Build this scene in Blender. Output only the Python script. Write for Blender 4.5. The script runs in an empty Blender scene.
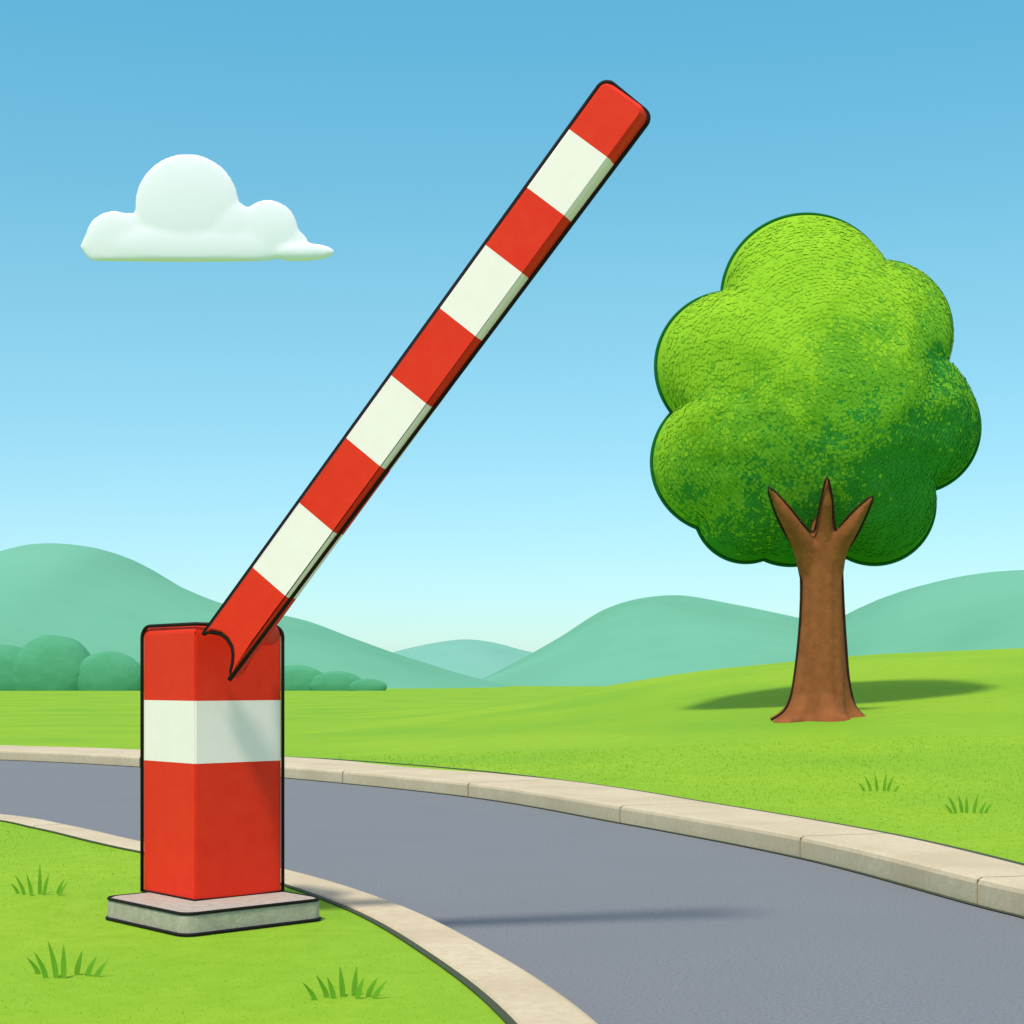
import bpy, bmesh, math, random
import numpy as np
from mathutils import Vector, Matrix, noise
random.seed(4); rng=np.random.default_rng(7)
scene=bpy.context.scene; COL=scene.collection
scene.view_settings.view_transform='Standard'; scene.view_settings.look='None'
scene.view_settings.exposure=0; scene.view_settings.gamma=1

# ---------------- materials ----------------
def srgb(r,g,b):
    f=lambda c:(c/255/12.92) if c/255<=.04045 else ((c/255+.055)/1.055)**2.4
    return (f(r),f(g),f(b),1)
def mat(name,c1,c2=None,scale=4,rough=.8,bump=0,bscale=60,detail=6,c3=None,scale3=.3,f3=.5,spec=.2,bdist=.02):
    m=bpy.data.materials.new(name); m.use_nodes=True; nt=m.node_tree; N=nt.nodes; L=nt.links
    b=N['Principled BSDF']; b.inputs['Roughness'].default_value=rough
    b.inputs['Specular IOR Level'].default_value=spec
    tc=N.new('ShaderNodeTexCoord')
    c2=c2 or c1
    n=N.new('ShaderNodeTexNoise'); n.inputs['Scale'].default_value=scale; n.inputs['Detail'].default_value=detail
    n.inputs['Roughness'].default_value=.65
    L.new(tc.outputs['Object'],n.inputs['Vector'])
    r=N.new('ShaderNodeValToRGB'); r.color_ramp.elements[0].position=.3; r.color_ramp.elements[1].position=.7
    r.color_ramp.elements[0].color=c1; r.color_ramp.elements[1].color=c2
    L.new(n.outputs['Fac'],r.inputs['Fac']); out=r.outputs['Color']
    if c3:
        n3=N.new('ShaderNodeTexNoise'); n3.inputs['Scale'].default_value=scale3; n3.inputs['Detail'].default_value=3
        L.new(tc.outputs['Object'],n3.inputs['Vector'])
        r3=N.new('ShaderNodeMapRange'); r3.inputs['From Min'].default_value=.4; r3.inputs['From Max'].default_value=.65
        r3.inputs['To Max'].default_value=f3
        L.new(n3.outputs['Fac'],r3.inputs['Value'])
        mx=N.new('ShaderNodeMix'); mx.data_type='RGBA'; L.new(r3.outputs['Result'],mx.inputs[0])
        L.new(out,mx.inputs[6]); mx.inputs[7].default_value=c3; out=mx.outputs[2]
    L.new(out,b.inputs['Base Color'])
    if bump:
        n2=N.new('ShaderNodeTexNoise'); n2.inputs['Scale'].default_value=bscale; n2.inputs['Detail'].default_value=5
        L.new(tc.outputs['Object'],n2.inputs['Vector'])
        bp=N.new('ShaderNodeBump'); bp.inputs['Strength'].default_value=bump; bp.inputs['Distance'].default_value=bdist
        L.new(n2.outputs['Fac'],bp.inputs['Height']); L.new(bp.outputs['Normal'],b.inputs['Normal'])
    return m
M={}
M['grass']=mat('grass',srgb(134,172,40),srgb(150,184,52),scale=7,bump=.2,bscale=45,c3=srgb(116,166,46),scale3=.25,f3=.7,detail=8,spec=.03)
M['blade']=mat('grass_blade',srgb(134,172,40),srgb(152,186,54),scale=3,spec=.03)
M['tuft']=mat('tuft',srgb(102,156,38),srgb(114,166,42),scale=5,spec=.05)
M['road']=mat('asphalt',srgb(106,108,108),srgb(136,138,138),scale=70,bump=.4,bscale=160,c3=srgb(120,122,122),scale3=1.2,f3=.6,detail=8,rough=.9,bdist=.005)
M['kerb']=mat('kerb_stone',srgb(198,178,142),srgb(216,198,162),scale=25,bump=.3,bscale=90,c3=srgb(190,170,134),scale3=1.5,f3=.6,bdist=.006)
M['joint']=mat('dark_joint',srgb(66,80,46),srgb(74,76,60),scale=20)
M['red']=mat('red_paint',srgb(236,48,24),srgb(242,58,30),scale=14,rough=.6,bump=.05,bscale=120,c3=srgb(230,46,24),scale3=3,f3=.4,bdist=.003,spec=.15)
M['white']=mat('white_paint',srgb(254,234,224),srgb(255,240,231),scale=14,rough=.6,bump=.05,bscale=120,bdist=.003,spec=.15)
M['black']=mat('black_edging',srgb(26,16,14),rough=.6)
M['slab']=mat('concrete',srgb(166,154,136),srgb(190,178,158),scale=22,bump=.4,bscale=80,bdist=.006,rough=.9)
M['bark']=mat('bark',srgb(128,72,36),srgb(156,92,48),scale=5,bump=.35,bscale=14,rough=.9,detail=8)
M['barkedge']=mat('bark_edge',srgb(50,26,16),srgb(58,32,20),scale=5)
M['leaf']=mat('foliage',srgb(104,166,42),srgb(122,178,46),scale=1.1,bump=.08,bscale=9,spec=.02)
M['rim']=mat('foliage_edge',srgb(22,98,36),srgb(28,106,42),spec=.05)
M['leafl']=mat('foliage_lit',srgb(138,186,40),srgb(152,198,46),scale=1.1,spec=.02)  # lit side of the crown, painted as a lighter green
M['leafd']=mat('foliage_shaded',srgb(52,134,50),srgb(64,146,52),scale=1.1,spec=.02)  # shaded side of the crown, painted as a darker green
M['bush']=mat('bush',srgb(82,152,112),srgb(90,160,118),scale=.6,spec=.02)  # distance haze put into the base colours of bushes and hills
M['hillL']=mat('hill_green',srgb(102,164,130),srgb(110,172,138),scale=.05,spec=0,c3=srgb(120,180,150),scale3=.012,f3=.6)
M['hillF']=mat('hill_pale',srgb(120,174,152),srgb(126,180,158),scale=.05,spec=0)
M['cloud']=mat('cloud',(.99,.93,.93,1),(1,.95,.95,1),scale=.03,spec=0,rough=1)
nt=M['cloud'].node_tree; N=nt.nodes
tb=N.new('ShaderNodeBsdfTranslucent'); tb.inputs['Color'].default_value=(.98,.96,.96,1)
m1=N.new('ShaderNodeMixShader'); m1.inputs[0].default_value=.12
tr_=N.new('ShaderNodeBsdfTransparent'); m2=N.new('ShaderNodeMixShader'); m2.inputs[0].default_value=.1
nt.links.new(N['Principled BSDF'].outputs[0],m1.inputs[1]); nt.links.new(tb.outputs[0],m1.inputs[2])
nt.links.new(m1.outputs[0],m2.inputs[1]); nt.links.new(tr_.outputs[0],m2.inputs[2])
nt.links.new(m2.outputs[0],N['Material Output'].inputs['Surface'])

# ---------------- helpers ----------------
def obj_from_bm(name,bm,mats,parent=None,origin=None,smooth=False):
    me=bpy.data.meshes.new(name); bm.normal_update()
    if origin is not None: bm.transform(Matrix.Translation(-Vector(origin)))
    bm.to_mesh(me); bm.free()
    for m in mats: me.materials.append(m)
    if smooth: me.polygons.foreach_set('use_smooth',[True]*len(me.polygons))
    o=bpy.data.objects.new(name,me); COL.objects.link(o)
    if parent: o.parent=parent
    elif origin is not None: o.location=origin
    return o
def obj_np(name,V,F,mats,midx=None,smooth=False,origin=None):
    V=np.asarray(V,float)
    if origin is not None: V=V-np.array(origin)
    me=bpy.data.meshes.new(name); me.from_pydata(V.tolist(),[],F if isinstance(F,list) else F.tolist())
    for m in mats: me.materials.append(m)
    if midx is not None: me.polygons.foreach_set('material_index',midx)
    if smooth: me.polygons.foreach_set('use_smooth',[True]*len(me.polygons))
    me.update()
    o=bpy.data.objects.new(name,me); COL.objects.link(o)
    if origin is not None: o.location=origin
    return o
def empty(name,loc,label,cat,**k):
    e=bpy.data.objects.new(name,None); e.location=loc; e.empty_display_size=.2; COL.objects.link(e)
    e['label']=label; e['category']=cat
    for a,b in k.items(): e[a]=b
    return e
def spline(pts,n=10):
    P=np.array(pts,float); out=[]
    P=np.vstack([2*P[0]-P[1],P,2*P[-1]-P[-2]])
    for i in range(1,len(P)-2):
        for k in range(n):
            t=k/n; a,b,c,d=P[i-1],P[i],P[i+1],P[i+2]
            out.append(.5*((2*b)+(-a+c)*t+(2*a-5*b+4*c-d)*t*t+(-a+3*b-3*c+d)*t**3))
    out.append(P[-2]); return np.array(out)
def tube(bm,pts,r,seg=8,closed=False,mi=0):
    pts=[Vector([float(q) for q in p]) for p in pts]; n=len(pts); rings=[]; up=None
    rad=[float(q) for q in r] if hasattr(r,'__len__') else [float(r)]*n
    for i,p in enumerate(pts):
        if closed: t=pts[(i+1)%n]-pts[i-1]
        else: t=pts[min(i+1,n-1)]-pts[max(i-1,0)]
        t.normalize()
        if up is None:
            up=Vector((0,1,0)) if abs(t.y)<.9 else Vector((1,0,0))
        s=t.cross(up)
        if s.length<1e-4: s=t.cross(Vector((1,0,0)))
        s.normalize(); up=s.cross(t).normalized()
        rings.append([bm.verts.new(p+rad[i]*(math.cos(a)*s+math.sin(a)*up)) for a in [2*math.pi*k/seg for k in range(seg)]])
    for i in range(n if closed else n-1):
        A,B=rings[i],rings[(i+1)%n]
        for k in range(seg):
            f=bm.faces.new((A[k],A[(k+1)%seg],B[(k+1)%seg],B[k])); f.material_index=mi; f.smooth=True
    if not closed:
        for R in (rings[0][::-1],rings[-1]):
            f=bm.faces.new(R); f.material_index=mi

# ---------------- terrain ----------------
near_edge=spline([(-60,19.6),(-40,18.6),(-16,16.8),(-10,15.4),(-6,13.5),(-3.79,11.85),(-2.99,10.9),(-2.2,9.75),(-1.19,8.42),(-.498,7.11),(-.044,5.82),(.256,4.65),(.4,3.5),(.5,2),(.5,0),(.5,-8)],12)
far_edge=spline([(-60,28),(-40,27),(-17,25),(-11,23.8),(-7.04,22),(-4.7,20.2),(-2.55,17.96),(-.414,15.04),(.83,12.3),(1.78,9.89),(2.27,7.82),(2.40,7.3),(2.62,6),(2.7,4),(2.7,0),(2.7,-8)],12)
def normals(P):
    T=np.gradient(P,axis=0); T/=np.linalg.norm(T,axis=1)[:,None]
    return np.stack([-T[:,1],T[:,0]],1)
nF=normals(far_edge)
nN=-normals(near_edge)
wN=np.full(len(near_edge),.25)
wF=np.clip(.42+(far_edge[:,1]-7)*.07,.42,1.25)
near_mid=near_edge+nN*(wN*.5)[:,None]; far_mid=far_edge+nF*(wF*.5)[:,None]
poly=np.vstack([near_mid,far_mid[::-1]])
def inside(X,Y):
    c=np.zeros(X.shape,bool); n=len(poly); j=n-1
    for i in range(n):
        xi,yi=poly[i]; xj,yj=poly[j]
        if yi!=yj:
            c^=((yi>Y)!=(yj>Y))&(X<(xj-xi)*(Y-yi)/(yj-yi)+xi)
        j=i
    return c
rx=[-12,-6,-4,-1.5,1.14,4.5,8.3,12.2,20,60,200]; rz=[0,0,.03,.22,.62,1.22,1.6,1.76,1.95,2.1,0]
sx=np.linspace(-12,200,4000); sz=np.interp(sx,rx,rz); k=np.hanning(61); k/=k.sum(); sz=np.convolve(np.pad(sz,30,mode='edge'),k,'valid')
def H(x,y):
    x=np.asarray(x,float); y=np.asarray(y,float)
    z=np.interp(x,sx,sz)
    t=np.clip((y-12)/26,0,1); p=t*t*(3-2*t)
    q=np.clip((y-38)/45,0,1); p=p*(1-q*q*(3-2*q))
    return z*p
xs=np.concatenate([-np.geomspace(1500,16,40),np.arange(-15.8,-8,.2),np.arange(-8,3.6,.08),np.arange(3.7,16,.2),np.geomspace(16,1500,45)])
ys=np.concatenate([-np.geomspace(400,3,18),np.arange(-2.8,3,.2),np.arange(3,25.5,.1),np.arange(25.6,60,.4),np.geomspace(60,3000,50)])
X,Y=np.meshgrid(xs,ys); Z=H(X,Y); Z=np.where(inside(X,Y),-.3,Z)
nx,ny=len(xs),len(ys)
V=np.stack([X,Y,Z],-1).reshape(-1,3)
I=np.arange(ny*nx).reshape(ny,nx)
F=np.stack([I[:-1,:-1],I[:-1,1:],I[1:,1:],I[1:,:-1]],-1).reshape(-1,4)
g=obj_np('ground',V,F,[M['grass']],smooth=True); g['kind']='structure'
def strip(P,Q,za,zb,sub=1):
    n=len(P); V=[(*P[i],za) for i in range(n)]+[(*Q[i],zb) for i in range(n)]
    return V,[(i,i+1,n+i+1,n+i) for i in range(n-1)]
V,F=strip(near_edge+nN*.1,far_edge+nF*.1,-.1,-.1)
o=obj_np('road',V,F,[M['road']]); o['kind']='structure'
def kerb(name,E,Nn,W,top,joints):
    bm=bmesh.new(); n=len(E)
    d=np.concatenate([[0],np.cumsum(np.linalg.norm(np.diff(E,axis=0),axis=1))])
    js=[]
    for j in joints:
        i=np.argmin(np.linalg.norm(E-np.array(j),axis=1)); js.append(d[i])
    js=[0]+js+[d[-1]]
    at=lambda s,A:np.array([np.interp(s,d,A[:,0]),np.interp(s,d,A[:,1])])
    for a,b in zip(js[:-1],js[1:]):
        a+=.012;b-=.012
        ss=[a]+[s for s in d if a+.05<s<b-.05]+[b]; rings=[]
        for q,s in enumerate(ss):
            p=at(s,E);m=at(s,Nn);m/=np.linalg.norm(m);w=np.interp(s,d,W)
            cs=[(0,-.2),(.0,top-.03),(.008,top-.01),(.03,top),(w-.02,top),(w,top-.02),(w,-.2)]
            rings.append([bm.verts.new((p[0]+m[0]*o_,p[1]+m[1]*o_,z_)) for o_,z_ in cs])
        for A,B in zip(rings[:-1],rings[1:]):
            for k in range(len(A)-1): bm.faces.new((A[k],A[k+1],B[k+1],B[k]))
        bm.faces.new(rings[0]); bm.faces.new(rings[-1][::-1])
    bmesh.ops.recalc_face_normals(bm,faces=bm.faces)
    core=[]
    for i in range(n):
        p,m,w=E[i],Nn[i],W[i]
        core.append([bm.verts.new((p[0]+m[0]*o_,p[1]+m[1]*o_,z_)) for o_,z_ in [(.012,-.2),(.012,top-.012),(w-.012,top-.012),(w-.012,-.2)]])
    for A,B in zip(core[:-1],core[1:]):
        for k in range(3):
            f=bm.faces.new((A[k],A[k+1],B[k+1],B[k])); f.material_index=1
    o=obj_from_bm(name,bm,[M['kerb'],M['joint']]); o['kind']='structure'; return o
kerb('kerb',near_edge,nN,wN,.012,[(-16,16.8),(-10,15.4),(-6,13.5),(-3.05,10.95),(-1.5,8.85),(.5,2)])
kerb('kerb',far_edge,nF,wF,.035,[(-17,25),(-11,23.8),(-7.6,22.3),(-4.7,20.2),(-1.85,17.1),(-.414,15.04),(.84,12.25),(1.79,9.87),(2.27,7.82),(2.62,5.6),(2.7,3)])
for nm,E,Nn,o1,o2,z in (('kerb_seam',near_edge,nN,wN-.01,wN+.02,.006),('kerb_seam',far_edge,nF,wF-.01,wF+.05,.03),('gutter',far_edge,nF,wF*0-.035,wF*0+.01,-.094)):
    V,F=strip(E+Nn*np.broadcast_to(o1,len(E))[:,None],E+Nn*np.broadcast_to(o2,len(E))[:,None],z,z)
    V=np.array(V)
    if z>0: V[:,2]=np.maximum(z,H(V[:,0],V[:,1])+.006)
    o=obj_np(nm,V,F,[M['joint']]); o['kind']='structure'

# ---------------- hills ----------------
def hill(D,pts,foot,back,m,sc):
    P=spline(pts,8); P=P[np.argsort(P[:,0])]
    x=(P[:,0]-512)/1600*D; z=1+(680-P[:,1])*D/1600
    rows=40; V=[];F=[]
    for j in range(rows+1):
        v=j/rows*2-1
        y=D+(v*(D-foot) if v<0 else v*back)
        h=math.cos(v*math.pi/2)**1.3 if abs(v)<1 else 0
        for i in range(len(x)):
            n_=noise.noise(Vector((x[i]*.03,y*.03,D)))*sc*abs(v)*(1-abs(v))
            V.append((x[i],y,(z[i]+1.5)*h-1.5+n_*h))
    w=len(x)
    for j in range(rows):
        for i in range(w-1): F.append((j*w+i,j*w+i+1,(j+1)*w+i+1,(j+1)*w+i))
    o=obj_np('hill',V,F,[m],smooth=True); o['kind']='structure'
hill(260,[(-420,690),(-300,650),(-180,640),(-100,610),(0,571),(40,551),(75,547),(120,555),(170,583),(230,606),(300,619),(350,637),(400,655),(460,675),(520,688),(570,700)],160,150,M['hillL'],6)
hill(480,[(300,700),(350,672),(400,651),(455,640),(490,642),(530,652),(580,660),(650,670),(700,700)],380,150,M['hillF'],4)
hill(380,[(430,705),(480,682),(520,660),(560,637),(610,607),(665,597),(720,605),(780,618),(850,640),(900,655),(960,700)],240,150,M['hillL'],6)
hill(300,[(740,705),(800,650),(850,620),(900,593),(960,577),(1024,573),(1100,575),(1200,600),(1300,640),(1400,705)],190,150,M['hillL'],6)

# ---------------- bushes ----------------
def blob_mesh(r,seed,amp=.04,sub=5,wx=1.25):
    bm=bmesh.new(); bmesh.ops.create_icosphere(bm,subdivisions=sub,radius=1)
    for v in bm.verts:
        n_=noise.noise(v.co*2+Vector((seed,0,0)))*amp+noise.noise(v.co*9+Vector((seed,3,0)))*amp*.5+noise.noise(v.co*22+Vector((seed,3,0)))*amp*.3
        v.co=v.co*(1+n_); v.co.z=max(v.co.z,-.5)
        v.co=Vector((v.co.x*r*wx,v.co.y*r*.5,v.co.z*r))
    return bm
for i,(x,y,r,wx) in enumerate([(-43,150,3.7,1.1),(-37.8,149.5,2.6,1.35),(-48.0,150.5,3.1,1.25),(-34.0,150,1.9,1.5),(-20.3,150,1.7,1.8),(-16.4,149.5,1.3,2.0),(-13.4,149,.8,2.2),(-23.5,151,1.8,1.6),(-29,151,1.9,1.7)]):
    o=obj_from_bm('bush',blob_mesh(r,i*3.1,wx=wx),[M['bush']],smooth=True)
    o.location=(x,y,r*.4)
    o['label']='rounded blue-green bush at the foot of a hill'; o['category']='bush'; o['group']='bushes along the field edge'

# ---------------- cloud ----------------
bm=bmesh.new(); D=620; kx=D/1600
for px,py,r in [(114,240,30),(128,238,26),(187,206,53),(225,232,34),(268,230,31),(150,242,24),(292,246,18),(100,245,19),(245,240,28)]:
    c=Vector(((px-512)*kx,D,1+(680-py)*kx))
    bmesh.ops.create_icosphere(bm,subdivisions=5,radius=r*kx,matrix=Matrix.Translation(c)@Matrix.Diagonal((1,.13 if r>50 else .16,1,1)))
bmesh.ops.create_icosphere(bm,subdivisions=5,radius=1,matrix=Matrix.Translation(((302-512)*kx,D,1+(680-252)*kx))@Matrix.Diagonal((34*kx,6*kx,9.5*kx,1)))
bmesh.ops.create_icosphere(bm,subdivisions=5,radius=1,matrix=Matrix.Translation(((187-512)*kx,D,1+(680-246)*kx))@Matrix.Diagonal((108*kx,6.5*kx,24*kx,1)))
zb=1+(680-261)*kx
for v in bm.verts:
    if v.co.z<zb: v.co.z=zb-(zb-v.co.z)*.06
co=Vector(((190-512)*kx,D,zb))
cl=obj_from_bm('cloud',bm,[M['cloud']],origin=co,smooth=True)
cl['label']='small puffy white cloud with a flat bottom'; cl['category']='cloud'
md=cl.modifiers.new('r','REMESH'); md.mode='VOXEL'; md.voxel_size=.7; md.use_smooth_shade=True
ms=cl.modifiers.new('s','SMOOTH'); ms.factor=.7; ms.iterations=14

# ---------------- barrier ----------------
BO=Vector((-1.285,6.86,0))
bar=empty('boom_barrier',BO,'red and white striped boom barrier raised open beside the road','barrier')
th=math.radians(42.2)
ex=Vector((math.cos(th),math.sin(th),0)); ey=Vector((-math.sin(th),math.cos(th),0))
def rounded(hx,hy,r,seg=5):
    out=[]
    for cx,cy,a0 in ((hx-r,hy-r,0),(-hx+r,hy-r,90),(-hx+r,-hy+r,180),(hx-r,-hy+r,270)):
        for k_ in range(seg+1):
            a=math.radians(a0+90*k_/seg); out.append((cx+r*math.cos(a),cy+r*math.sin(a)))
    return out
SB=.33; ST=.094; RC=.055
bm=bmesh.new(); SC=Vector((-1.245,6.67,0)); levels=[(0,-.03),(0,ST-.018),(.005,ST-.006),(.016,ST)]
rings=[]
for ins,z in levels:
    rings.append([bm.verts.new(SC+ex*x+ey*y+Vector((0,0,z))) for x,y in rounded(SB-ins,SB-ins,RC)])
for A,B in zip(rings[:-1],rings[1:]):
    for k_ in range(len(A)): bm.faces.new((A[k_],A[(k_+1)%len(A)],B[(k_+1)%len(A)],B[k_]))
bm.faces.new(rings[-1])
base=obj_from_bm('base_slab',bm,[M['slab']],bar,BO)
base['label']='grey concrete base slab'
bm=bmesh.new()
for z,ins in ((ST-.005,.002),(.008,-.003)):
    tube(bm,[SC+ex*x+ey*y+Vector((0,0,z)) for x,y in rounded(SB-ins,SB-ins,RC)],.0068,6,True)
obj_from_bm('edge_trim',bm,[M['black']],base,BO)
hs=.2115; zt=1.228; z0=ST-.003
bm=bmesh.new()
bmesh.ops.create_cube(bm,size=1)
for v in bm.verts:
    p=BO+ex*(v.co.x*2*hs)+ey*(v.co.y*2*hs); v.co=Vector((p.x,p.y,zt if v.co.z>0 else z0))
top=[e for e in bm.edges if all(v.co.z>1 for v in e.verts)]
bmesh.ops.bevel(bm,geom=top,offset=.035,segments=5,affect='EDGES',profile=.5)
vert=[e for e in bm.edges if abs(e.verts[0].co.z-e.verts[1].co.z)>.5]
bmesh.ops.bevel(bm,geom=vert,offset=.006,segments=2,affect='EDGES')
for z in (.656,.914):
    bmesh.ops.bisect_plane(bm,geom=bm.verts[:]+bm.edges[:]+bm.faces[:],plane_co=(0,0,z),plane_no=(0,0,1))
for f in bm.faces:
    c=f.calc_center_median().z; f.material_index=1 if .656<c<.914 else 0
post=obj_from_bm('post',bm,[M['red'],M['white']],bar,BO)
post['label']='square red post with a white band'
bm=bmesh.new(); e=.004
def cor(sx_,sy_,z,k=1): return BO+ex*sx_*(hs+e)*k+ey*sy_*(hs+e)*k+Vector((0,0,z))
def arcpath(sa,sb):
    A=Vector(sa); B=Vector(sb); P=[]
    for k_ in range(9):
        a=math.radians(90*k_/8); d_=.05*(1-math.cos(a))
        t=d_/(2*hs); q=A.lerp(B,t); kk=1-.03*(1-math.cos(a)); P.append(cor(q.x,q.y,zt+.002-.05+.05*math.sin(a),kk))
    return P
Lc,Cc,Rc,Bc=(-1,1),(-1,-1),(1,-1),(1,1)
p1=[cor(*Lc,z0)]+arcpath(Lc,Cc); p2=arcpath(Rc,Cc)[::-1]+[cor(*Rc,z0)]
tube(bm,p1+[cor(*Cc,zt+.002,.97)]+p2,.0078,8)
p1=[cor(*Lc,zt-.06)]+arcpath(Lc,Bc); p2=arcpath(Rc,Bc)[::-1]+[cor(*Rc,zt-.06)]
tube(bm,p1+[cor(*Bc,zt+.002,.97)]+p2,.0078,8)
tube(bm,[cor(*Bc,z0),cor(*Bc,zt-.03)],.0078,8)
sq=[(-1,-1),(1,-1),(1,1),(-1,1)]
tube(bm,[cor(a,b,z0+.004) for a,b in sq],.006,6,True)
obj_from_bm('edge_trim',bm,[M['black']],post,BO)
# arm
A=Vector((-1.178,6.5,1.102)); B=Vector((.435,6.0,3.183)); e1=(B-A); LEN=e1.length; e1.normalize()
u=Vector((e1.x,e1.y,0)).normalized(); n=Vector((u.y,-u.x,0))
if n.y>0: n=-n
e2=e1.cross(n)
if e2.z>0: e2=-e2
hw=.101; T=.05
end=[(-.040,hw),(-.012,.09),(.015,.078),(.045,.058),(.068,.032),(.080,-.005),(.078,-.042),(.060,-.077),(.03,-hw)]
out=list(end); r=.035
for cx,cy,a0 in ((LEN-r,-hw-.003+r,-90),(LEN-r,hw+.003-r,0)):
    for k_ in range(7):
        a=math.radians(a0+90*k_/6); out.append((cx+r*math.cos(a),cy+r*math.sin(a)))
def inset(P,d):
    Q=[];N_=len(P)
    ar=sum(P[i][0]*P[(i+1)%N_][1]-P[(i+1)%N_][0]*P[i][1] for i in range(N_)); sg=1 if ar>0 else -1
    for i in range(N_):
        p0,p,p2=[Vector(P[(i+k_)%N_]) for k_ in (-1,0,1)]
        a=(p-p0).normalized(); b=(p2-p).normalized()
        n1=Vector((-a.y,a.x))*sg; n2=Vector((-b.y,b.x))*sg; m=(n1+n2).normalized()
        Q.append(p+m*(d/max(m.dot(n1),.35)))
    return Q
W=lambda s,w,t:A+e1*s+e2*w+n*t
bm=bmesh.new(); rings=[]
for ins,t in ((.012,-T),(0,-T+.014),(0,T-.014),(.012,T)):
    rings.append([bm.verts.new(W(p[0],p[1],t)) for p in inset(out,ins)])
for R0,R1 in zip(rings[:-1],rings[1:]):
    for k_ in range(len(R0)): bm.faces.new((R0[k_],R0[(k_+1)%len(R0)],R1[(k_+1)%len(R0)],R1[k_]))
nE=len(end)
for Rg,t in ((rings[0],-T),(rings[-1],T)):
    bm.faces.new(Rg[nE:])
    ins=.012; s0=.13
    a=bm.verts.new(W(s0,-hw+ins,t)); b=bm.verts.new(W(s0,hw-ins,t))
    bm.faces.new([a,Rg[nE],Rg[-1],b])
    m=nE-1
    lv=[b]+[bm.verts.new(b.co.lerp(a.co,i/m)) for i in range(1,m)]+[a]
    for i in range(m): bm.faces.new([Rg[i],Rg[i+1],lv[i+1],lv[i]])
bmesh.ops.recalc_face_normals(bm,faces=bm.faces)
st=[.139,.26,.379,.492,.611,.721,.819,.917]
for t in st:
    bmesh.ops.bisect_plane(bm,geom=bm.verts[:]+bm.edges[:]+bm.faces[:],plane_co=A+e1*(t*LEN),plane_no=e1)
for f in bm.faces:
    s=(f.calc_center_median()-A).dot(e1)/LEN; f.material_index=sum(s>t for t in st)%2
arm=obj_from_bm('boom_arm',bm,[M['red'],M['white']],bar,BO)
arm['label']='raised boom arm with red and white stripes'
bm=bmesh.new(); P=inset(out,-.003); pts=[]
for i,p in enumerate(P):
    if i<nE: t=.034
    else: t=max(-.034,min(.034,-p[1]*.45))
    pts.append(W(p[0],p[1],t))
tube(bm,pts,.0098,8,True)
obj_from_bm('edge_trim',bm,[M['black']],arm,BO)
bm=bmesh.new()
P0=W(.13,.02,-T+.01); P1=P0-n*.2
tube(bm,[P0,P1],.045,20)
hub=obj_from_bm('pivot_hub',bm,[M['red']],bar,BO)

# ---------------- tree ----------------
kx=23/1600
TO=Vector((4.40,23,float(H(4.4,23))))
tree=empty('tree',TO,'round leafy green tree with forked brown trunk on grass','tree')
def tp(px,py,y=23.): return Vector(((px-512)*y/1600,y,1+(680-py)*y/1600))
bm=bmesh.new()
lev=[(728,817,50),(719,818,46),(714,818,38),(707,819,33),(695,820,29),(675,820.5,26),(650,821,23.5),(620,821.5,21.5),(590,821.5,20.5),(565,821,20.5),(548,820.5,21),(538,820,17)]
rings=[]
for py,px,r in lev:
    c=tp(px,py); flare=max(0,(py-690)/35)
    ring=[]
    for k_ in range(40):
        a=2*math.pi*k_/40
        rr=r*kx*(1+.22*flare*math.cos(5*a+.3)+.03*math.cos(9*a+py*.02)+.02*math.cos(14*a))
        ring.append(bm.verts.new(c+Vector((math.cos(a)*rr,math.sin(a)*rr*.9,0))))
    rings.append(ring)
for R0,R1 in zip(rings[:-1],rings[1:]):
    for k_ in range(40): bm.faces.new((R0[k_],R0[(k_+1)%40],R1[(k_+1)%40],R1[k_]))
bm.faces.new(rings[0][::-1]); bm.faces.new(rings[-1])
def limb(pts):
    P=spline([tuple(tp(a,b,y))+(r*kx,) for a,b,r,y in pts],6)
    tube(bm,[p[:3] for p in P],[max(p[3],.012) for p in P],12)
limb([(812,575,13,23),(806,550,12.5,22.9),(795,531,9.5,22.75),(783,511,6.5,22.6),(770,488,1.5,22.5)])
limb([(820,570,13,23),(823,545,12,22.9),(825,520,8,22.75),(827,500,5.5,22.6),(827,479,1.5,22.5)])
limb([(830,575,13,23),(835,550,12.5,22.9),(847,532,9.5,22.75),(858,516,6,22.65),(872,498,1.5,22.5)])
limb([(820,560,12,23),(822,520,10,23.6),(826,460,6,24.3)])
tr=obj_from_bm('trunk',bm,[M['bark']],tree,TO,smooth=True)
md=tr.modifiers.new('r','REMESH'); md.mode='VOXEL'; md.voxel_size=.028; md.use_smooth_shade=True
ms=tr.modifiers.new('s','SMOOTH'); ms.factor=.5; ms.iterations=3
bm=bmesh.new()
cont=[(771,720),(784,711),(791,695),(794.5,675),(797.5,650),(800,620),(801,590),(800,565),(795.5,550),(786.5,536),(776,515),(768.5,487),(790,508),(803,524),(813,532),(817,520),(821,500),(827,477),(832.5,500),(834,520),(837,531),(842,524),(853,511),(873,496),(864.5,520),(855.5,538),(845.5,553),(842.5,567),(843,590),(844.5,620),(846.5,650),(848.5,675),(852,695),(857,709),(869,720)]
P=spline([(*tp(px,py,22.95 if py>565 else 22.95-.45*(565-py)/75),) for px,py in cont],3)
tube(bm,P,.017,6)
bo=obj_from_bm('bark_edge',bm,[M['barkedge']],tree,TO)
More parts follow.
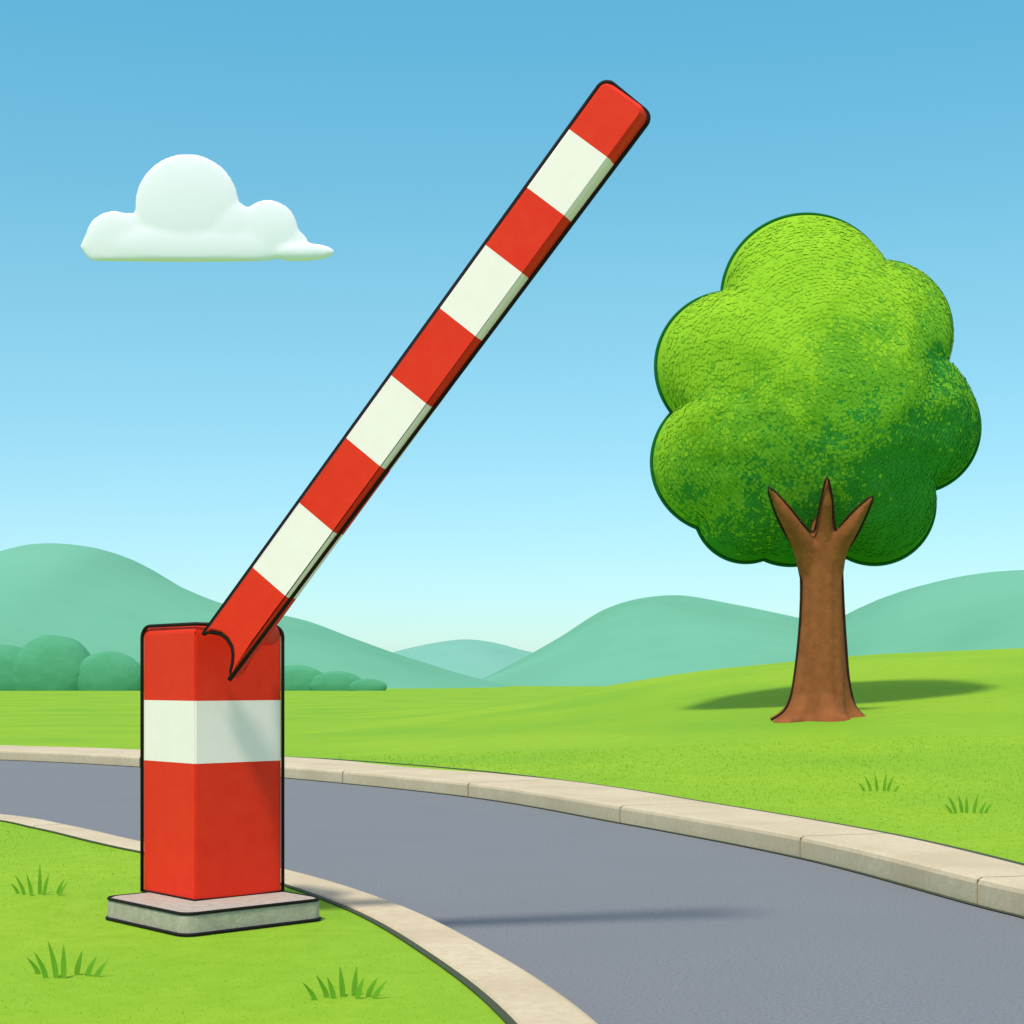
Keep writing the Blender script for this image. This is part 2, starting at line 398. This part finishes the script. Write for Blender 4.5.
# crown
CY=24.5; kc=CY/1600; cpx,cpy=815,400
lobes=[(806,300,86),(882,331,70),(914,428,66),(874,505,61),(790,500,67),(721,463,71),(729,367,75),(815,400,110),(835,500,60),(745,512,52)]
def R(th_):
    dx,dy=math.cos(th_),-math.sin(th_); best=0
    for x,y,r in lobes:
        ox,oy=x-cpx,y-cpy; b=ox*dx+oy*dy; c_=ox*ox+oy*oy-r*r; q=b*b-c_
        if q>0: best=max(best,b+math.sqrt(q))
    return best
NT=420; NR=56
Rt=[R(2*math.pi*i/NT)-2.5 for i in range(NT)]
C0=Vector(((cpx-512)*kc,CY,1+(680-cpy)*kc))
def cpt(i,s,side):
    a=2*math.pi*i/NT; rho=math.sin(s*math.pi/2)
    Rs=Rt[i%NT]
    k3=rho**5; Ri=(Rs*k3+154*(1-k3))*kc
    d=1.6*math.cos(s*math.pi/2)
    p=Vector((math.cos(a)*rho*Ri,-side*d,math.sin(a)*rho*Ri))
    nv=p.normalized()
    w=noise.noise(p*1.2)*.08+noise.noise(p*3.0)*.03
    fade=min(1,max(0,(.97-rho))*6)
    return C0+p+nv*w*fade
bm=bmesh.new()
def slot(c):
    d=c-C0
    g_=(d.z*.85-d.x*.5)/2.4+noise.noise(d*1.1)*.35+noise.noise(d*3.2)*.3+random.gauss(0,.16)  # lighter upper left, darker lower right: crown shading painted into leaf colour
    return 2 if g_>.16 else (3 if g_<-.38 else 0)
for side in (1,-1):
    cen=bm.verts.new(cpt(0,0,side)); prev=None
    for j in range(1,NR+1):
        ring=[bm.verts.new(cpt(i,j/NR,side)) for i in range(NT)]
        for i in range(NT):
            k_=(i+1)%NT
            f=(cen,ring[i],ring[k_]) if prev is None else (prev[i],ring[i],ring[k_],prev[k_])
            f=bm.faces.new(f if side==1 else f[::-1])
        prev=ring
bmesh.ops.remove_doubles(bm,verts=bm.verts,dist=.002)
bmesh.ops.recalc_face_normals(bm,faces=bm.faces)
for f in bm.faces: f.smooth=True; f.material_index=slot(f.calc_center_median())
fs=bm.faces[:]; areas=np.array([f.calc_area() for f in fs]); areas/=areas.sum()
pick=rng.choice(len(fs),34000,p=areas)
info=[(fs[i].calc_center_median(),fs[i].normal.copy()) for i in pick]
for c,nn in info:
    if abs(c.y-CY)<.3: continue
    q=random.uniform(.022,.042)
    a=Vector((random.gauss(0,1),random.gauss(0,1),random.gauss(0,1))).normalized()
    m=(nn+a*.07).normalized(); t=m.cross(a).normalized(); b=m.cross(t)
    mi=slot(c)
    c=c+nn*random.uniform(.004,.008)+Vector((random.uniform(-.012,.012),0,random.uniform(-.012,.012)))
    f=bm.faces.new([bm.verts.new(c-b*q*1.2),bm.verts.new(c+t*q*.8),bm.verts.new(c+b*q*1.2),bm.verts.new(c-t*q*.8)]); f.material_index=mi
tube(bm,[C0+Vector((math.cos(2*math.pi*i/NT)*(Rt[i]*kc+.02),-.06,math.sin(2*math.pi*i/NT)*(Rt[i]*kc+.02))) for i in range(NT)],.026,8,True,mi=1)
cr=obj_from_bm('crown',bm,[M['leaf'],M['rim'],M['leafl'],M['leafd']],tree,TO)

# ---------------- grass ----------------
def blades(xy,h,w,lean=.5):
    n_=len(xy); z=H(xy[:,0],xy[:,1]); a=rng.uniform(0,2*np.pi,n_)
    hh=h*rng.uniform(.6,1.25,n_); ww=w*rng.uniform(.7,1.2,n_)
    dx,dy=np.cos(a),np.sin(a); b=rng.uniform(0,2*np.pi,n_); l=hh*lean*rng.uniform(.2,1,n_)
    p=np.stack([xy[:,0],xy[:,1],z-.003],1)
    v0=p-np.stack([dx,dy,0*dx],1)*ww[:,None]; v1=p+np.stack([dx,dy,0*dx],1)*ww[:,None]
    v2=p+np.stack([np.cos(b)*l,np.sin(b)*l,hh],1)
    V=np.stack([v0,v1,v2],1).reshape(-1,3); F=np.arange(3*n_).reshape(-1,3)
    return V,F
poly=np.vstack([near_edge+nN*(wN+.03)[:,None],(far_edge+nF*(wF+.06)[:,None])[::-1]])
def scatter(n_,dmin,dmax,pw):
    d=dmin*(dmax/dmin)**(rng.random(n_)**pw); r_=rng.uniform(-.36,.36,n_); xy=np.stack([r_*d,d],1)
    keep=~inside(xy[:,0],xy[:,1])
    q=xy-np.array([SC.x,SC.y]); qa=np.abs(q@np.array([ex.x,ex.y])); qb=np.abs(q@np.array([ey.x,ey.y]))
    keep&=~((qa<.345)&(qb<.345))
    return xy[keep]
xy=scatter(120000,4.3,20,1.0)
sc=np.clip(xy[:,1]/8,.8,2.2)
V,F=blades(xy,.008*sc,.0026*sc,1.6)
gr=obj_np('grass',V,F,[M['blade']]); gr['kind']='stuff'
gr['label']='short bright green lawn grass'
for i,(x,y,s,nb) in enumerate([(-2.2,7.45,.9,7),(-1.5,5.4,.95,7),(-.52,5.03,.85,8),(3.25,14.1,1.2,6),(3.42,12.0,1.2,7)]):
    bm=bmesh.new(); o0=Vector((x,y,float(H(x,y))))
    for k_ in range(nb):
        f_=(k_/(nb-1)-.5)*2; bx=f_*.11*s+random.uniform(-.01,.01); h=s*.15*(1-.5*abs(f_))*random.uniform(.7,1.15)
        yy=random.uniform(-.04,.04); prev=None
        for q in range(8):
            t=q/7; wd=.0115*s*math.sin(math.pi*min(1,.22+.78*t))**.8*(1-.3*t)+.0004; cx=bx+f_*h*.65*t**1.6; cz=h*t
            a_=bm.verts.new(o0+Vector((cx-wd,yy,cz-.005))); b_=bm.verts.new(o0+Vector((cx+wd,yy-.004,cz-.005)))
            if prev: bm.faces.new((prev[0],prev[1],b_,a_))
            prev=(a_,b_)
    o=obj_from_bm('grass_tuft',bm,[M['tuft']],None,o0)
    o['label']='small dark green tuft of grass on the lawn'; o['category']='grass tuft'; o['group']='grass tufts on the lawn'

# ---------------- light, sky, camera ----------------
el=math.radians(62.5); hx,hy=-.37,-.929
az=math.atan2(hx,hy)
sd=Vector((math.sin(az)*math.cos(el),math.cos(az)*math.cos(el),math.sin(el)))
L=bpy.data.lights.new('sun','SUN'); L.energy=2.9; L.angle=math.radians(6); L.color=(1,.955,.89)
lo=bpy.data.objects.new('sun',L); COL.objects.link(lo); lo.rotation_euler=sd.to_track_quat('Z','Y').to_euler()
w=bpy.data.worlds.new('World'); scene.world=w; w.use_nodes=True; nt=w.node_tree
sky=nt.nodes.new('ShaderNodeTexSky'); sky.sky_type='NISHITA'; sky.sun_disc=False
sky.sun_elevation=el; sky.sun_rotation=az%(2*math.pi); sky.air_density=1.0; sky.dust_density=.3; sky.ozone_density=1.5
bg=nt.nodes['Background']; bg.inputs['Strength'].default_value=.135
tc=nt.nodes.new('ShaderNodeTexCoord'); sp=nt.nodes.new('ShaderNodeSeparateXYZ'); nt.links.new(tc.outputs['Generated'],sp.inputs[0])
rp=nt.nodes.new('ShaderNodeValToRGB'); nt.links.new(sp.outputs['Z'],rp.inputs['Fac'])
els=rp.color_ramp.elements; S=3.4
els[0].position=0; els[0].color=(.66/S,.92/S,1.1/S,1)
els[1].position=1; els[1].color=(3.5/S,2.5/S,1.95/S,1)  # zenith above the view brightened and warmed as added fill light
for p_,c_ in ((.1,(.78,1.08,1.1)),(.23,(.82,1.33,1.17)),(.40,(.66,1.55,1.40)),(.6,(2.6,2.1,1.75))):
    q=els.new(p_); q.color=(c_[0]/S,c_[1]/S,c_[2]/S,1)
vm=nt.nodes.new('ShaderNodeVectorMath'); vm.operation='MULTIPLY'
vs=nt.nodes.new('ShaderNodeVectorMath'); vs.operation='SCALE'; vs.inputs['Scale'].default_value=S
nt.links.new(sky.outputs[0],vm.inputs[0]); nt.links.new(rp.outputs['Color'],vm.inputs[1]); nt.links.new(vm.outputs[0],vs.inputs[0])
nt.links.new(vs.outputs[0],bg.inputs['Color'])
cam=bpy.data.cameras.new('camera'); cam.lens=56.25; cam.sensor_width=36; cam.shift_y=168/1024; cam.clip_end=6000; cam.clip_start=.05
co_=bpy.data.objects.new('camera',cam); COL.objects.link(co_); co_.location=(0,0,1); co_.rotation_euler=(math.pi/2,0,0)
scene.camera=co_
